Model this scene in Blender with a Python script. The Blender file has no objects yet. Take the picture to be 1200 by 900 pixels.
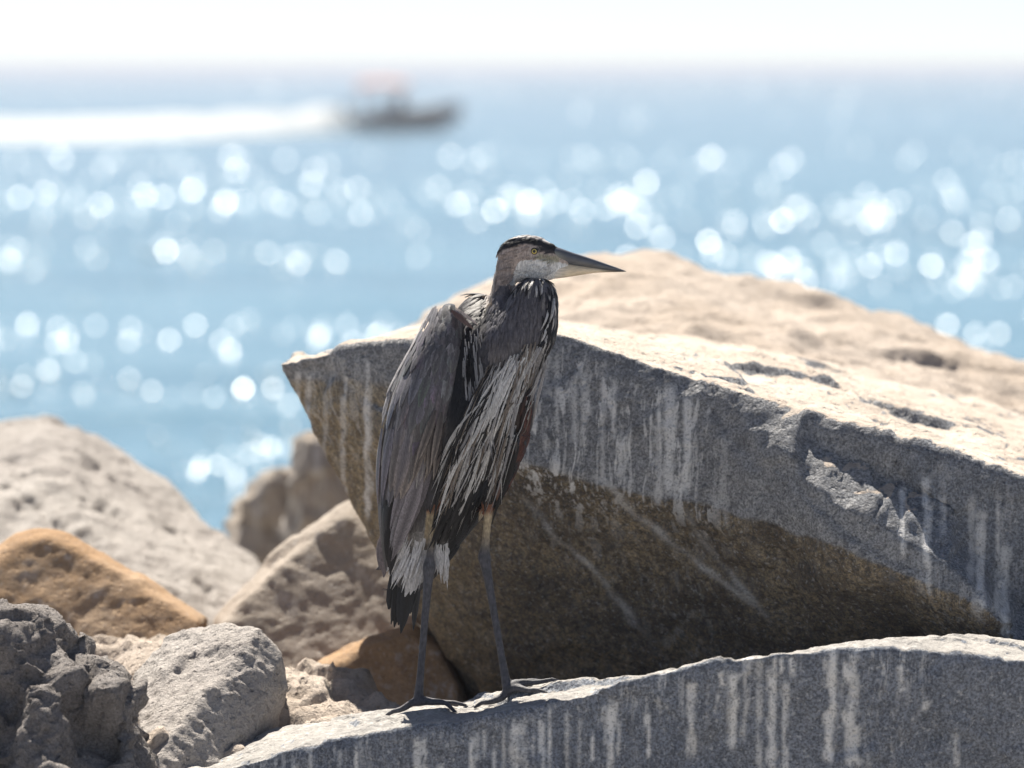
import bpy, bmesh, math, random
import numpy as np
from mathutils import Vector, Matrix
from mathutils.bvhtree import BVHTree

random.seed(7)
rng = np.random.default_rng(7)
S = bpy.context.scene
COL = S.collection

# ------------------------------------------------------------------ camera
F = 4978.0                      # focal length in pixels of a 1200 wide frame
CZ = 3.6                        # eye height above the sea
TH = math.atan(375 / F)         # pitched down
cam_d = bpy.data.cameras.new('camera')
cam = bpy.data.objects.new('camera', cam_d); COL.objects.link(cam)
cam.location = (0, 0, CZ); cam.rotation_euler = (math.pi / 2 - TH, 0, 0)
cam_d.sensor_width = 36; cam_d.lens = F / 1200 * 36
cam_d.clip_start = 0.1; cam_d.clip_end = 60000
cam_d.dof.use_dof = True; cam_d.dof.focus_distance = 8.02; cam_d.dof.aperture_fstop = 2.7
cam_d.dof.aperture_blades = 0
S.camera = cam
S.render.resolution_x = 1024; S.render.resolution_y = 768

# ------------------------------------------------------------------ light
SUN_EL, SUN_AZ = math.radians(54), math.radians(-14)     # azimuth from +Y towards +X
sdir = Vector((math.cos(SUN_EL) * math.sin(SUN_AZ), math.cos(SUN_EL) * math.cos(SUN_AZ), math.sin(SUN_EL)))
w = bpy.data.worlds.new('World'); S.world = w; w.use_nodes = True
wn = w.node_tree; bg = wn.nodes['Background']
sky = wn.nodes.new('ShaderNodeTexSky'); sky.sky_type = 'NISHITA'; sky.sun_disc = False
sky.sun_elevation = SUN_EL; sky.sun_rotation = SUN_AZ
sky.air_density = 0.5; sky.dust_density = 0.2; sky.ozone_density = 1.2
hs = wn.nodes.new('ShaderNodeHueSaturation'); hs.inputs['Saturation'].default_value = .78
wn.links.new(sky.outputs[0], hs.inputs['Color']); wn.links.new(hs.outputs[0], bg.inputs[0]); bg.inputs[1].default_value = 0.057
sl = bpy.data.lights.new('sun', 'SUN'); so = bpy.data.objects.new('sun', sl); COL.objects.link(so)
sl.energy = 5.0; sl.angle = math.radians(0.53); sl.color = (1.0, 0.93, 0.82)
so.rotation_euler = (-sdir).to_track_quat('-Z', 'Y').to_euler(); so.location = (0, 0, 30)
S.view_settings.view_transform = 'Standard'; S.view_settings.look = 'None'
S.view_settings.exposure = 1.15; S.view_settings.gamma = 1; S.view_settings.use_curve_mapping = False
S.cycles.use_denoising = True
S.cycles.use_adaptive_sampling = False
S.cycles.caustics_reflective = False; S.cycles.caustics_refractive = False
S.cycles.max_bounces = 6; S.cycles.sample_clamp_indirect = 4

# ------------------------------------------------------------------ helpers
CT, ST = math.cos(TH), math.sin(TH)
def P(px, py, Y):
    dx, dz = (px - 600) / F, (450 - py) / F
    t = Y / (CT + dz * ST)
    return Vector((dx * t, Y, CZ + t * (dz * CT - ST)))
def proj(co):                                   # world -> photo pixels, arrays
    x, y, z = co[:, 0], co[:, 1], co[:, 2] - CZ
    dep = y * CT - z * ST; up = y * ST + z * CT
    return 600 + F * x / dep, 450 - F * up / dep

_G = rng.normal(size=(256, 3)); _G /= np.linalg.norm(_G, axis=1)[:, None]
_PM = rng.permutation(256)
def _h(i, j, k): return _PM[(_PM[(_PM[i & 255] + j) & 255] + k) & 255]
def perlin(p):
    i = np.floor(p).astype(np.int64); f = p - i
    u = f * f * f * (f * (f * 6 - 15) + 10)
    r = 0
    for a in (0, 1):
        for b in (0, 1):
            for c in (0, 1):
                g = _G[_h(i[:, 0] + a, i[:, 1] + b, i[:, 2] + c)]
                d = g[:, 0] * (f[:, 0] - a) + g[:, 1] * (f[:, 1] - b) + g[:, 2] * (f[:, 2] - c)
                wgt = (u[:, 0] if a else 1 - u[:, 0]) * (u[:, 1] if b else 1 - u[:, 1]) * (u[:, 2] if c else 1 - u[:, 2])
                r = r + wgt * d
    return r
def fbm(p, octv=4, gain=0.5):
    r = 0; a = 1.0
    for o in range(octv):
        r = r + a * perlin(p * 2 ** o + 17.3 * o); a *= gain
    return r
def ridged(p, octv=4):
    r = 0; a = 1.0
    for o in range(octv):
        r = r + a * (1 - 2 * np.abs(perlin(p * 2 ** o + 5.1 * o))); a *= 0.5
    return r - 1.0
def worley(p):
    i = np.floor(p).astype(np.int64); f1 = np.full(len(p), 9.0); f2 = f1.copy(); idv = np.zeros(len(p))
    for a in (-1, 0, 1):
        for b in (-1, 0, 1):
            for c in (-1, 0, 1):
                hsh = _h(i[:, 0] + a, i[:, 1] + b, i[:, 2] + c)
                q = np.stack([i[:, 0] + a + (_PM[hsh] / 256.), i[:, 1] + b + (_PM[(hsh + 71) & 255] / 256.), i[:, 2] + c + (_PM[(hsh + 153) & 255] / 256.)], 1)
                d = np.linalg.norm(p - q, axis=1)
                cl = d < f1
                f2 = np.where(cl, f1, np.minimum(f2, d)); idv = np.where(cl, hsh / 256., idv); f1 = np.where(cl, d, f1)
    return f1, f2, idv
def facet(p):
    """broken stone: every cell of a jittered lattice is a tilted plane, with steps between them"""
    i = np.floor(p).astype(np.int64); f1 = np.full(len(p), 9.0); f2 = f1.copy(); val = np.zeros(len(p))
    for a in (-1, 0, 1):
        for b in (-1, 0, 1):
            for c in (-1, 0, 1):
                hsh = _h(i[:, 0] + a, i[:, 1] + b, i[:, 2] + c)
                o = p - np.stack([i[:, 0] + a + (_PM[hsh] / 256.), i[:, 1] + b + (_PM[(hsh + 71) & 255] / 256.), i[:, 2] + c + (_PM[(hsh + 153) & 255] / 256.)], 1)
                d = np.linalg.norm(o, axis=1); cl = d < f1
                f2 = np.where(cl, f1, np.minimum(f2, d))
                val = np.where(cl, (o * _G[(hsh + 29) & 255]).sum(1) + .5 * (hsh / 256. - .5), val); f1 = np.where(cl, d, f1)
    return val * (.35 + .65 * sstep(0, .1, f2 - f1))
def sstep(a, b, x):
    t = np.clip((x - a) / (b - a), 0, 1); return t * t * (3 - 2 * t)

def tag(o, label=None, cat=None, group=None, kind=None):
    if label: o['label'] = label
    if cat: o['category'] = cat
    if group: o['group'] = group
    if kind: o['kind'] = kind
    return o
def link(name, me, mats, parent=None, origin=None, smooth=True):
    if not isinstance(mats, (list, tuple)): mats = [mats]
    if not len(me.materials):
        for m in mats: me.materials.append(m)
    if origin is not None: me.transform(Matrix.Translation(-Vector(origin)))
    o = bpy.data.objects.new(name, me); COL.objects.link(o)
    if origin is not None: o.location = origin
    if smooth: me.polygons.foreach_set('use_smooth', [True] * len(me.polygons))
    if parent is not None:
        o.parent = parent
        w_ = Vector((0, 0, 0)); q_ = parent
        while q_ is not None: w_ = w_ + Vector(q_.location); q_ = q_.parent
        if origin is not None: o.location = Vector(origin) - w_
    return o
def py_mesh(name, v, f):
    me = bpy.data.meshes.new(name); me.from_pydata([tuple(q) for q in v], [], f); me.update(); return me
def voxel(me, size):
    o = bpy.data.objects.new('tmp', me); COL.objects.link(o)
    m = o.modifiers.new('r', 'REMESH'); m.mode = 'VOXEL'; m.voxel_size = size; m.adaptivity = 0
    dg = bpy.context.evaluated_depsgraph_get()
    out = bpy.data.meshes.new_from_object(o.evaluated_get(dg))
    bpy.data.objects.remove(o); return out
def arr(me):
    a = np.empty(len(me.vertices) * 3); me.vertices.foreach_get('co', a); return a.reshape(-1, 3)
def nrm(me):
    me.update()
    a = np.empty(len(me.vertices) * 3); me.vertex_normals.foreach_get('vector', a); return a.reshape(-1, 3)
def put(me, co): me.vertices.foreach_set('co', co.ravel()); me.update()
def laplace(me, it, lam=0.6):
    e = np.empty(len(me.edges) * 2, dtype=np.int64); me.edges.foreach_get('vertices', e); e = e.reshape(-1, 2)
    co = arr(me); n = len(co)
    deg = np.bincount(e.ravel(), minlength=n)[:, None]
    for _ in range(it):
        s = np.stack([np.bincount(e[:, 0], co[e[:, 1], k], n) + np.bincount(e[:, 1], co[e[:, 0], k], n) for k in range(3)], 1)
        co = co + lam * (s / np.maximum(deg, 1) - co)
    put(me, co)
def fattr(me, name, v):
    a = me.attributes.new(name, 'FLOAT', 'POINT'); a.data.foreach_set('value', np.asarray(v, dtype=np.float32))
def cattr(me, name, rgb):
    a = me.color_attributes.new(name, 'FLOAT_COLOR', 'POINT')
    c = np.ones((len(rgb), 4), dtype=np.float32); c[:, :3] = rgb; a.data.foreach_set('color', c.ravel())

class NT:
    def __init__(s, name):
        s.m = bpy.data.materials.new(name); s.m.use_nodes = True; s.t = s.m.node_tree
        s.b = s.t.nodes['Principled BSDF']
    def n(s, typ, **kw):
        nd = s.t.nodes.new('ShaderNode' + typ)
        for k, v in kw.items(): setattr(nd, k, v)
        return nd
    def l(s, a, b): s.t.links.new(a, b)
    def noise(s, vec, scale, detail=4, rough=0.55, dist=0):
        nd = s.n('TexNoise'); nd.inputs['Scale'].default_value = scale; nd.inputs['Detail'].default_value = detail
        nd.inputs['Roughness'].default_value = rough; nd.inputs['Distortion'].default_value = dist
        s.l(vec, nd.inputs['Vector']); return nd.outputs[0]
    def vor(s, vec, scale, feature='F1'):
        nd = s.n('TexVoronoi', feature=feature); nd.inputs['Scale'].default_value = scale; s.l(vec, nd.inputs['Vector']); return nd.outputs[0]
    def ramp(s, v, a, b, va=0., vb=1.):
        nd = s.n('MapRange'); nd.interpolation_type = 'SMOOTHSTEP'
        nd.inputs[1].default_value = a; nd.inputs[2].default_value = b; nd.inputs[3].default_value = va; nd.inputs[4].default_value = vb
        s.l(v, nd.inputs[0]); return nd.outputs[0]
    def math(s, op, a, b):
        nd = s.n('Math', operation=op)
        for i, q in enumerate((a, b)):
            if hasattr(q, 'links') or hasattr(q, 'is_linked'): s.l(q, nd.inputs[i])
            else: nd.inputs[i].default_value = q
        return nd.outputs[0]
    def mix(s, fac, a, b, blend='MIX'):
        nd = s.n('Mix', data_type='RGBA', blend_type=blend)
        for i, q in ((0, fac), (6, a), (7, b)):
            if hasattr(q, 'is_linked'): s.l(q, nd.inputs[i])
            elif i == 0: nd.inputs[0].default_value = q
            else: nd.inputs[i].default_value = (*q, 1)
        return nd.outputs[2]
    def attr(s, name): nd = s.n('Attribute', attribute_name=name); return nd
    def obj(s): return s.n('TexCoord').outputs['Object']
    def scaled(s, vec, sc, rot=(0, 0, 0)):
        nd = s.n('Mapping'); nd.inputs['Scale'].default_value = sc; nd.inputs['Rotation'].default_value = rot; s.l(vec, nd.inputs[0]); return nd.outputs[0]
    def bump(s, h, dist, strength=1.0, prev=None):
        nd = s.n('Bump'); nd.inputs['Distance'].default_value = dist; nd.inputs['Strength'].default_value = strength
        s.l(h, nd.inputs['Height'])
        if prev is not None: s.l(prev, nd.inputs['Normal'])
        return nd.outputs[0]

# ------------------------------------------------------------------ stone
def stone(name, A, B, dark, white=(.72, .71, .70), streak=0.0, stain=None, top=None, speckle=.5, bump=1.0, streak_sc=(26, 26, 2.2), grain=210, rot=(0, 0, 0)):
    """A, B: the two stone colours; dark: cracks; streak: how much guano wash; stain: colour under the attribute 'stain'."""
    t = NT(name); v = t.obj()
    big = t.noise(v, 2.2, 5, .6); c = t.mix(t.ramp(big, .35, .65), A, B)
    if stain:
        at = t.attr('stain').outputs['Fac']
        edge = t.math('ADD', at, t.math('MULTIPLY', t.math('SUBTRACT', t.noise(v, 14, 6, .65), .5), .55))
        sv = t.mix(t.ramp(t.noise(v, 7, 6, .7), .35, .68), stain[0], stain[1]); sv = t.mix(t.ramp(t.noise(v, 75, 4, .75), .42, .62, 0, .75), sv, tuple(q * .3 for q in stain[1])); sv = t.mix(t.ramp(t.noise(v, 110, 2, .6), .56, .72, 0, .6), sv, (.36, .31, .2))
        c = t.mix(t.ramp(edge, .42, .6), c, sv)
        bounce_m = t.math('ADD', t.attr('ochre').outputs['Fac'], t.math('MULTIPLY', t.math('SUBTRACT', t.noise(v, 11, 6, .7), .5), .6))  # warm bounce light on the left face, painted in as ochre
        c = t.mix(t.ramp(bounce_m, .35, .75, 0, .8), c, t.mix(t.ramp(t.noise(v, 30, 5, .7), .4, .62), (.46, .37, .23), (.27, .205, .12)))
    med = t.noise(v, 24, 6, .68)
    c = t.mix(t.ramp(med, .52, .74, 0, .6), c, dark)
    gr = t.noise(v, grain, 3, .7)
    c = t.mix(t.ramp(gr, .34, .64, speckle, 0), c, dark); c = t.mix(t.ramp(t.noise(v, grain * .3, 5, .7), .42, .68, 0, speckle * .55), c, dark)
    gr2 = t.noise(v, grain * .55, 2, .6)
    c = t.mix(t.ramp(gr2, .58, .72, 0, speckle * .4), c, white)
    if top:                                        # upward faces painted pale tan, sunlight put into the colour
        tm = t.math('ADD', t.attr('sunlit_top').outputs['Fac'], t.math('MULTIPLY', t.math('SUBTRACT', t.noise(v, 9, 6, .7), .5), .5))
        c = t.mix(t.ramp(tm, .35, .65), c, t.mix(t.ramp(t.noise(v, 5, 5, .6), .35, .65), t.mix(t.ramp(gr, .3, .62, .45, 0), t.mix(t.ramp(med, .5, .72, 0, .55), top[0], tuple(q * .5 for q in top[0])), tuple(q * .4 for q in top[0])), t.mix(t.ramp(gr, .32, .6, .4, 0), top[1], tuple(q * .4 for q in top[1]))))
    if streak > 0:
        wob = t.n('VectorMath', operation='ADD'); t.l(v, wob.inputs[0])
        nz = t.n('TexNoise'); nz.inputs['Scale'].default_value = 5; t.l(v, nz.inputs['Vector'])
        sc = t.n('VectorMath', operation='SCALE'); sc.inputs['Scale'].default_value = .05; t.l(nz.outputs['Color'], sc.inputs[0]); t.l(sc.outputs[0], wob.inputs[1])
        sv = t.scaled(wob.outputs[0], streak_sc, rot)
        st = t.noise(sv, 1.0, 5, .62)
        st2 = t.noise(t.scaled(wob.outputs[0], tuple(q * 2.3 for q in streak_sc[:2]) + (streak_sc[2] * 1.2,), rot), 1.0, 3, .6)
        m = t.math('MAXIMUM', t.ramp(st, .53, .62), t.math('MULTIPLY', t.ramp(st2, .55, .66), .6))
        m = t.math('MULTIPLY', m, t.attr('wash').outputs['Fac'])
        m = t.math('MAXIMUM', m, t.math('MULTIPLY', t.attr('drip').outputs['Fac'], t.ramp(med, .36, .5, .45, 1.0)))
        m = t.math('MULTIPLY', m, t.ramp(gr, .3, .52, .35, 1))
        c = t.mix(t.math('MULTIPLY', m, streak), c, white)
    t.l(c, t.b.inputs['Base Color']); t.b.inputs['Roughness'].default_value = .88
    t.b.inputs['Specular IOR Level'].default_value = .25
    b = t.bump(med, .012 * bump)
    pit = t.ramp(t.vor(v, 55), .0, .35)
    b = t.bump(pit, .003 * bump, 1, b)
    b = t.bump(gr, .0022 * bump, 1, b)
    t.l(b, t.b.inputs['Normal'])
    return t.m

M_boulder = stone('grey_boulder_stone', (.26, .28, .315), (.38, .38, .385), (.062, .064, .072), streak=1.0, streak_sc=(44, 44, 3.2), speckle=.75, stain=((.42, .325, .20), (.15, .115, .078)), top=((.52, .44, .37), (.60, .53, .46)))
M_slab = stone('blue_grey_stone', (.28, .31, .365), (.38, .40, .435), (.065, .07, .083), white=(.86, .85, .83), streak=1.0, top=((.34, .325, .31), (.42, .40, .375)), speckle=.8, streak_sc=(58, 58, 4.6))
M_tan = stone('tan_sunlit_stone', (.50, .42, .35), (.60, .52, .45), (.24, .19, .15), speckle=.25, bump=1.6)
M_pale = stone('pale_weathered_stone', (.50, .46, .43), (.60, .56, .52), (.16, .14, .13), speckle=.35, bump=2.0)
M_orange = stone('orange_ochre_stone', bump=.6, A=(.40, .25, .13), B=(.47, .35, .24), dark=(.19, .125, .085), streak=.45, speckle=.4, streak_sc=(34, 34, 2.6))
M_greytan = stone('grey_tan_stone', bump=.6, A=(.38, .33, .28), B=(.45, .40, .36), dark=(.21, .17, .14), streak=.55, speckle=.35, streak_sc=(24, 24, 2.4))
M_darkrock = stone('dark_brown_grey_stone', (.32, .29, .275), (.43, .395, .37), (.09, .08, .075), speckle=.45, bump=2.2)
M_bank = stone('rubble_stone', (.44, .40, .36), (.52, .48, .43), (.15, .14, .13), speckle=.4, bump=2)

GROUP = 'boulders of the rocky shore'
def rock(name, label, hulls, mat, vox=.012, smooth=4, macro=(.03, 2.0), rough=(.012, 9.0), fine=(.004, 40.0), chip=.02, chipf=3.5, strata=None, pits=None, shape=None, masks=None):
    v = []; f = []
    bmA = bmesh.new()
    for pts in hulls:
        bm = bmesh.new()
        for p in pts: bm.verts.new(p)
        r = bmesh.ops.convex_hull(bm, input=bm.verts)
        loose = [q for q in bm.verts if not q.link_faces]
        bmesh.ops.delete(bm, geom=loose, context='VERTS')
        tm = bpy.data.meshes.new('t'); bm.to_mesh(tm); bm.free()
        bmA.from_mesh(tm); bpy.data.meshes.remove(tm)
    me = bpy.data.meshes.new(name); bmesh.ops.recalc_face_normals(bmA, faces=bmA.faces); bmA.to_mesh(me); bmA.free()
    me = voxel(me, vox); me.name = name
    laplace(me, smooth)
    co = arr(me); n = nrm(me)
    seed = rng.uniform(-50, 50, 3)
    if shape is not None:
        co = shape(co, n); put(me, co); n = nrm(me)
    d = macro[0] * fbm(co * macro[1] + seed, 3)
    if chip:
        wp = co * chipf + seed + .35 * np.stack([perlin(co * 3 + 9), perlin(co * 3 + 31), perlin(co * 3 + 57)], 1)
        d += chip * 1.5 * facet(wp) + chip * .55 * facet(wp * 2.7 + 3.3) + chip * .2 * facet(wp * 7.1 + 1.3)
    d += rough[0] * ridged(co * rough[1] + seed, 4)
    if strata:
        amp, fr, dirv = strata
        q = co @ np.array(dirv).T                      # stretched coordinates
        d += amp * ridged(q * fr + seed, 4)
    if pits:
        amp, fr, dirv = pits
        d -= amp * sstep(.22, .5, fbm((co @ np.array(dirv).T) * fr + seed + 8, 3))
    d += fine[0] * fbm(co * fine[1] + seed, 3)
    co = co + n * d[:, None]; put(me, co); n = nrm(me)
    fattr(me, 'sunlit_top', sstep(.78, .93, n[:, 2]))  # faces turned up, coloured paler as if sunlit
    if masks is not None:
        for k, val in masks(co, n).items(): fattr(me, k, val)
    lo = co.min(0); hi = co.max(0)
    o = link(name, me, mat, origin=((lo[0] + hi[0]) / 2, (lo[1] + hi[1]) / 2, lo[2]))
    return tag(o, label, 'boulder', GROUP)

def poly(pts): return [P(*p) for p in pts]
def gen(outline, Y0, bulge, depth, sf=.6, sb=.8, drop=0.1, lean=0.0):
    c = np.mean(np.array(outline), 0); r = []; y0 = min(q[1] for q in outline); y1 = max(q[1] for q in outline)
    for (x, y) in outline:
        r.append(P(x, y, Y0))
        r.append(P(c[0] + (x - c[0]) * sf, c[1] + (y - c[1]) * sf + 8, Y0 - bulge - lean * (y - y0) / (y1 - y0)))
        q = P(c[0] + (x - c[0]) * sb, c[1] + (y - c[1]) * sb, Y0 + depth); q.z -= drop; r.append(q)
    return r
def interp(x, pts):
    a = np.array(pts, float); return np.interp(x, a[:, 0], a[:, 1])
def drips(co, px, py, lst):
    m = np.zeros(len(co)); k = 7 * perlin(co * np.array([6, 6, 14.])) + 3 * perlin(co * np.array([20, 20, 30.]))
    for (x, y, L, wd, st) in lst:
        t = (py - y) / L
        prof = wd * (1 + .7 * perlin(co * 34)) * (1 - .55 * t + .5 * np.exp(-((t - .85) / .12) ** 2))
        m = np.maximum(m, st * sstep(1.0, .45, np.abs(px - x - k * 1.3 * t) / np.maximum(prof, .5)) * sstep(-.04, .04, t) * sstep(1.03, .9, t))
    return m
def down_wash(co, n):
    return {'wash': sstep(.75, .35, n[:, 2])}

# ---- the heron's boulder
LEDGE = [(820, 440), (870, 482), (930, 532), (985, 588), (1050, 622), (1110, 652), (1150, 700), (1200, 760)]
SPLIT = [(300, 520), (430, 500), (560, 528), (620, 545), (720, 572), (830, 592), (980, 640), (1130, 700), (1250, 770)]
def main_shape(co, n):
    px, py = proj(co)
    front = sstep(.1, -.35, n[:, 1])
    s = py - interp(px, LEDGE)                       # below the ledge line
    wob = 20 * facet(co * np.array([7, 7, 7.])) + 9 * perlin(co * 9) + 5 * perlin(co * 30)
    loc = sstep(800, 900, px) * sstep(1450, 1300, px)
    k = loc * front * (np.clip((s + 55 + wob) / 62, 0, 1) * sstep(230, 30, s))
    tp = interp(px, [(650, 388), (880, 480), (1000, 515), (1100, 537), (1250, 578)])
    co = co.copy(); co[:, 1] -= k * (.045 + .0008 * np.clip(interp(px, LEDGE) - tp, 0, 140))
    # a second, thinner shelf under it
    s2 = s - 34 - 16 * perlin(co * 5)
    co[:, 1] -= .012 * front * sstep(880, 960, px) * sstep(1120, 1040, px) * sstep(-6, 6, s2) * sstep(100, 10, s2)
    return co
def main_masks(co, n):
    px, py = proj(co)
    s = py - interp(px, SPLIT)
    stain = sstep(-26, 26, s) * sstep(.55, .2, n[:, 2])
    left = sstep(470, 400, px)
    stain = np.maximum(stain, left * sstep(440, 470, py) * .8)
    edge = py - interp(px, [(325, 425), (650, 388), (880, 480), (1250, 575)])
    wash = sstep(.6, .2, n[:, 2]) * sstep(-5, 10, edge) * (.35 + .75 * sstep(560, 640, px) * sstep(860, 800, px) + .55 * sstep(1020, 1120, px))
    wash *= 1 - .8 * sstep(0, 60, s) * sstep(1150, 1000, px)
    wash *= .25 + .7 * sstep(-.1, .25, perlin(co * np.array([4, 4, 1.2])))
    wide = np.exp(-((px - 800 - (py - 480) * .06) / 17) ** 2) * sstep(440, 470, py) * sstep(620, 570, py)
    wash = np.maximum(wash, 1.3 * wide)
    seam = np.zeros(len(co))
    # diagonal pale seams across the brown half
    for (x0, y0, x1, y1, wd) in ((612, 575, 762, 755, 5), (690, 545, 905, 728, 7), (800, 590, 905, 735, 5)):
        tt = np.clip((py - y0) / (y1 - y0), 0, 1); xx = x0 + (x1 - x0) * tt + 24 * perlin(co * 5) + 9 * perlin(co * 22)
        seam = np.maximum(seam, .55 * np.exp(-((px - xx) / (wd * .9)) ** 2) * sstep(y0, y0 + 20, py) * sstep(y1 + 8, y1 - 40, py) * (.45 + .55 * sstep(-.3, .25, perlin(co * 16))))
    Rd = random.Random(21); L_ = []
    for _ in range(30):
        x = Rd.choice([Rd.uniform(620, 790), Rd.uniform(340, 470), Rd.uniform(1050, 1230)]); y = interp(x, [(325, 430), (650, 395), (880, 487), (1250, 585)]) + Rd.uniform(2, 50)
        L_.append((x, y, Rd.uniform(35, 150), Rd.uniform(3, 7), Rd.uniform(.35, .9)))
    for q in ((785, 452, 130, 9, .95), (806, 462, 120, 8, .95), (1085, 560, 110, 6, .9), (1150, 600, 130, 9, .9), (1178, 640, 120, 7, .8)): L_.append(q)
    return {'stain': np.clip(stain, 0, 1), 'wash': np.clip(wash, 0, 1.3), 'drip': np.maximum(drips(co, px, py, L_), seam), 'ochre': sstep(540, 400, px - (py - 430) * .33) * sstep(425, 465, py) * sstep(.5, .2, n[:, 2])}  # ochre tint carries the bounce light of the left face
main_pts = poly([(325, 425, 8.72), (400, 408, 8.6), (480, 401, 8.5), (560, 395, 8.44), (650, 388, 8.42), (760, 430, 8.37), (880, 480, 8.3), (1000, 515, 8.22), (1100, 537, 8.16), (1250, 578, 8.08), (1340, 610, 8.08),
    (345, 416, 9.1), (500, 384, 9.2), (650, 382, 9.5), (840, 398, 9.62), (985, 438, 9.6), (1107, 456, 9.5), (1250, 500, 9.5), (1340, 535, 9.5),
    (470, 520, 8.52), (620, 545, 8.36), (830, 590, 8.28), (1000, 650, 8.18), (1130, 700, 8.12), (1250, 745, 8.08), (1340, 770, 8.1),
    (345, 475, 8.74), (400, 560, 8.74), (440, 622, 8.76), (500, 740, 8.82), (545, 815, 8.9),
    (570, 860, 8.85), (700, 860, 8.72), (900, 850, 8.62), (1100, 830, 8.5), (1320, 850, 8.5),
    (600, 900, 9.4), (1000, 930, 9.5), (1330, 920, 9.4), (470, 620, 9.2), (380, 480, 9.1)])
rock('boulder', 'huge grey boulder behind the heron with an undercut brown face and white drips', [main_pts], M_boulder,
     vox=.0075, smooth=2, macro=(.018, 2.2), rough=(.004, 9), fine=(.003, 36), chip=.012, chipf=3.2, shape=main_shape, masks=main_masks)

# ---- broad tan boulder behind it
rock('boulder', 'broad sunlit tan boulder behind the great overhanging boulder, its ridge against the sea', [poly([
    (470, 392, 10.6), (575, 334, 10.8), (640, 318, 10.9), (755, 312, 11), (850, 333, 11), (960, 359, 11), (1060, 386, 11), (1200, 421, 10.9), (1360, 462, 10.8),
    (440, 450, 10.1), (500, 432, 9.75), (650, 425, 9.7), (840, 432, 9.7), (985, 470, 9.7), (1107, 486, 9.65), (1250, 528, 9.65), (1360, 560, 9.65),
    (620, 345, 10.5), (760, 340, 10.4), (900, 375, 10.3), (1060, 410, 10.3), (1200, 440, 10.3),
    (440, 560, 10), (900, 650, 9.8), (1360, 700, 9.8), (500, 450, 12), (800, 420, 12.3), (1200, 500, 12.3), (1360, 520, 12), (500, 640, 12), (1360, 700, 12)])], M_tan,
    vox=.018, smooth=4, macro=(.05, 1.7), rough=(.02, 4), fine=(.006, 22), chip=.018, chipf=2.2, strata=(.02, 4.0, [[.35, .1, 0], [-.6, 1, .4], [.8, .4, 2.4]]), pits=(.010, 7, [[.35, 0, .1], [0, .9, 0], [.3, 0, 2.2]]))

# ---- slab under the heron
def offs(p, dy, dz): q = Vector(p); q.y += dy; q.z += dz; return q
fa = poly([(180, 921, 7.76), (340, 877, 7.74), (420, 863, 7.72), (520, 850, 7.7), (605, 834, 7.7), (660, 824, 7.7)])
fb = poly([(560, 843, 7.72), (640, 826, 7.7), (720, 806, 7.685), (800, 782, 7.67), (870, 770, 7.655), (960, 763, 7.645), (1030, 762, 7.645), (1110, 771, 7.655), (1250, 780, 7.68), (1340, 790, 7.7)])
fc = poly([(590, 836, 7.71), (660, 822, 7.7), (720, 806, 7.69), (800, 783, 7.675)])
sc_ = list(fc) + [offs(p, q, -.01) for p, q in zip(fc, (.34, .26, .14, .05))] + [offs(p, .45, -.3) for p in fc] + [offs(p, .04, -.5) for p in fc]
sa = list(fa) + [offs(p, .34, -.008) for p in fa] + [offs(p, .6, -.3) for p in fa] + [offs(p, -.06, -.5) for p in fa] + [offs(p, .6, -.5) for p in fa]
sb_ = list(fb) + [offs(p, .03 if i < 7 else .2, -.004 if i < 7 else .012) for i, p in enumerate(fb)] + [offs(p, .7, -.32) for p in fb] + [offs(p, .04, -.55) for p in fb] + [offs(p, .7, -.55) for p in fb]
def slab_masks(co, n):
    px, py = proj(co)
    e = py - interp(px, [(180, 921), (340, 877), (605, 834), (720, 806), (870, 764), (1030, 752), (1250, 782)])
    wash = sstep(.97, .5, n[:, 2]) * (.35 + .9 * sstep(70 + 60 * perlin(co * 4), -6, e)) * (.35 + 1.0 * sstep(-.25, .2, perlin(co * np.array([5.2, 5, .8]))))
    wash = np.maximum(wash, .55 * sstep(.8, .95, n[:, 2]))
    wash *= .45
    wash *= 1 - .75 * sstep(1050, 1150, px)
    Rd = random.Random(17); L_ = []; ed = [(180, 921), (340, 877), (605, 834), (720, 806), (870, 764), (1030, 752), (1250, 782)]
    for _ in range(64):
        x = Rd.gauss(Rd.choice([400, 470, 560, 610, 700, 830, 905, 985]), 30); L_.append((x, interp(x, ed) + Rd.choice([4, 8, 14, 40]) + Rd.uniform(0, 14), Rd.lognormvariate(3.9, .7), Rd.lognormvariate(1.0, .5), Rd.uniform(.4, 1.0)))
    for q in ((860, 790, 90, 7, .95), (905, 785, 120, 8, .95), (920, 800, 110, 6, .8), (975, 760, 95, 9, .95), (972, 835, 60, 9, .95), (1000, 850, 50, 14, .8), (1055, 780, 32, 5, .9), (810, 800, 90, 8, .8), (605, 848, 50, 7, .95), (1120, 860, 40, 5, .6), (1085, 822, 12, 7, .7)): L_.append(q)
    return {'wash': wash, 'drip': drips(co, px, py, L_)}
slab = rock('boulder', 'long blue grey foreground boulder with white drip streaks under the heron feet', [sa, sb_, sc_], M_slab,
     vox=.006, smooth=2, macro=(.010, 2.5), rough=(.004, 10), fine=(.0025, 40), chip=.011, chipf=4, masks=slab_masks)
slab_bvh = BVHTree.FromPolygons([slab.matrix_world @ v.co + slab.location for v in slab.data.vertices], [tuple(p.vertices) for p in slab.data.polygons])

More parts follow.
